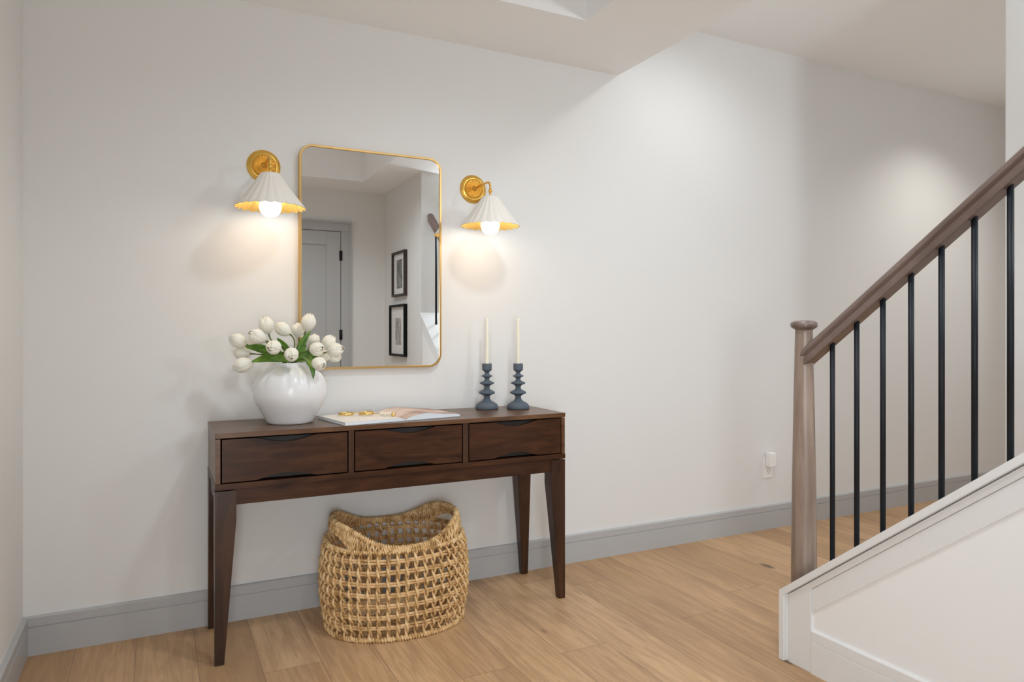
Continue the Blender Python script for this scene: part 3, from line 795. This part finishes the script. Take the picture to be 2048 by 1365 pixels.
# handles: lower strand arching over the hand hole, plus dense wraps up to the rim
def hole(a):   # 1 inside the hand hole
    return max(0.0, min(1.0, (abs(math.cos(a))-.80)/.05))
for side, name in ((1, 'handle'), (-1, 'handle')):
    hm = MB(); arc = []
    for k in range(61):
        a = (-.78+1.56*k/60)+(0 if side > 0 else PI)
        arc.append(a)
    def zlow(a):
        e = abs(math.atan2(math.sin(a), abs(math.cos(a))))/.78
        return RINGZ+.006+(zrim(a)-.027-RINGZ-.006)*max(0, 1-e**3.2)
    lowp = [ell(a, zlow(a)) for a in arc]
    hm.tube(lowp, .0050, 7); wrapped(hm, lowp, .0062, .0085, .0032, closed=False)
    nw = 60
    for k in range(nw):
        a = arc[0]+(arc[-1]-arc[0])*(k+.5)/nw; a2 = a+random.uniform(-.012, .03)
        p0 = ell(a, zlow(a)); p1 = ell(a2, zrim(a2)); nr = (ell(a, .3, .01)-ell(a, .3)).normalized()
        for o_ in (.0060, -.0060):
            hm.tube([p0+nr*o_*.6, (p0+p1)/2+nr*o_*1.1, p1+nr*o_*.9], [.0026, .0034, .0028], 5)
    hm.build(name, M_straw, bt)
# V-shaped strands between ring and rising rim
nv = 150; tv = spaced(nv, .3)
for half_ in (1, -1):
    vm = MB()
    for k, a in enumerate(tv):
        if math.sin(a)*half_ < 0: continue
        if abs(math.atan2(math.sin(a), abs(math.cos(a)))) < .74: continue
        gap = zrim(a)-RINGZ
        if gap < .006: continue
        da = .022*(1 if k % 2 else -1)*min(1, gap/.03); nr = (ell(a, .3, .01)-ell(a, .3)).normalized()
        for o_ in (.0050, -.0050):
            p0 = ell(a-da, RINGZ)+nr*o_*.8; p1 = ell(a+da, zrim(a+da))+nr*o_
            vm.tube([p0, p0.lerp(p1, .5)+nr*o_*.35, p1], [.0027, .0037, .0027], 6)
    vm.build('lattice_strand', M_straw, bt)

# ------------------------------------------------------------------ stair railing
XB = 1.98
rl = thing('stair_railing', 'stained oak handrail and newel with black iron balusters on the knee wall', 'railing', (XB, 1.707, 0))
def RL(p): return (p[0]-XB, p[1]-1.707, p[2])
zc0 = capz(1.707)
nw_ = MB().lathe([(.0420, .20), (.0415, .35), (.0385, .60), (.0340, .85), (.0300, 1.05), (.0285, 1.110), (.0285, 1.122)], (0, 0, 0), 40)
nwo = nw_.build('newel_post', M_newel, rl)
MB().lathe([(.0285, 1.117), (.031, 1.119), (.0385, 1.1225), (.0430, 1.128), (.0440, 1.1345), (.0420, 1.141), (.037, 1.1450), (.028, 1.1475), (.012, 1.1485), (.0001, 1.149)], (0, 0, 0), 48).build('newel_cap', M_rail, nwo)
sl = .773; ang = math.atan(sl)
half = [(0, .0270), (.010, .0262), (.019, .0232), (.0255, .0180), (.0290, .0110), (.0292, .0050), (.0262, .0005), (.0225, -.0020), (.0220, -.0045), (.0245, -.0070), (.0250, -.0090), (.0240, -.0245), (.0230, -.0260), (0, -.0260)]
sec = half+[(-x, z) for x, z in half[-2:0:-1]]
vs = []; n = len(sec)
def railc(y): return 1.035+(1.68-y)*sl
for (y, f_) in ((1.703, 0), (.392, 0)):
    for x, t in sec:
        # ends cut vertically
        vs.append(RL((XB+x, y, railc(y)+t/math.cos(ang))))
fs = [(i, (i+1) % n, n+(i+1) % n, n+i) for i in range(n)]+[tuple(range(n))[::-1], tuple(n+i for i in range(n))]
ro = MB().add(vs, fs, True).build('handrail', M_rail, rl, autosmooth=28)
for k in range(13):
    y = 1.593-.09*k
    zb_ = capz(y)-.012; zt_ = railc(y)-.0255/math.cos(ang)+.004
    m = MB().tube([RL((XB, y, zb_)), RL((XB, y, zt_))], .0082, 16)
    m.build('baluster', M_iron, rl)

# ------------------------------------------------------------------ outlet with plug-in adapter
ol = thing('wall_outlet', 'white wall outlet low on the back wall near the newel', 'outlet', (3.083, D, .343))
MB().box(-.036, .036, -.006, 0, -.057, .057, .002).build('cover_plate', M_plastic, ol)
rc = MB().box(-.017, .017, -.0085, -.004, -.034, .034, .002).build('receptacle', M_plastic, ol)
MB().box(-.008, -.006, -.0088, -.0080, -.024, -.013).box(.006, .008, -.0088, -.0080, -.024, -.013).box(-.002, .002, -.0088, -.0080, -.032, -.028).build('socket_slots', M_slot, rc)
pa = thing('plug_adapter', 'white plug-in adapter in the upper socket of the outlet', 'adapter', (3.083, D-.009, .392))
MB().box(-.024, .024, -.036, .0, -.040, .040, .006).build('housing', M_plastic, pa)

# ------------------------------------------------------------------ framed prints on the wall seen in the mirror
def printm(name, dark, light, sc_):
    m = mat(name, light, .5); n = N(m); v = n.coord((1, sc_, 1)); 
    n.l(n.ramp(n.noise(v, 16, 5, .6, .8), [(.3, dark), (.6, light)]), n.b.inputs['Base Color']); return m
M_p1 = printm('grey_sketch_print', (.035, .035, .035), (.30, .30, .29), 1.0)
M_p2 = printm('pale_sketch_print', (.10, .095, .09), (.55, .53, .50), 2.5)
M_mat = mat('white_mat_board', (.80, .80, .78), .6)
def picture(y0, y1, z0, z1, mf, mp, pw, ph, lab, dz_=0):
    yc, zc = (y0+y1)/2, (z0+z1)/2; t = thing('picture_frame', lab, 'picture', (XK, yc, zc), 'framed prints on the stair wall'); hw, hh = (y1-y0)/2, (z1-z0)/2; w = .020
    f = MB()
    for (a, b_, c_, d_) in ((-hw, -hw+w, -hh, hh), (hw-w, hw, -hh, hh), (-hw+w, hw-w, -hh, -hh+w), (-hw+w, hw-w, hh-w, hh)):
        f.box(-.030, -.001, a, b_, c_, d_, .001)
    f.build('frame', mf, t)
    MB().box(-.012, -.006, -hw+w*.9, hw-w*.9, -hh+w*.9, hh-w*.9).build('mat_board', M_mat, t)
    MB().box(-.0128, -.0120, -pw, pw, -ph+dz_, ph+dz_).build('print', mp, t)
picture(-.317, .040, 1.417, 1.807, M_brownf, M_p1, .078, .125, 'dark brown framed dark sketch, upper one seen in the mirror')
picture(-.392, .040, .897, 1.347, M_blackf, M_p2, .080, .118, 'black framed pale sketch, lower one seen in the mirror', -.01)
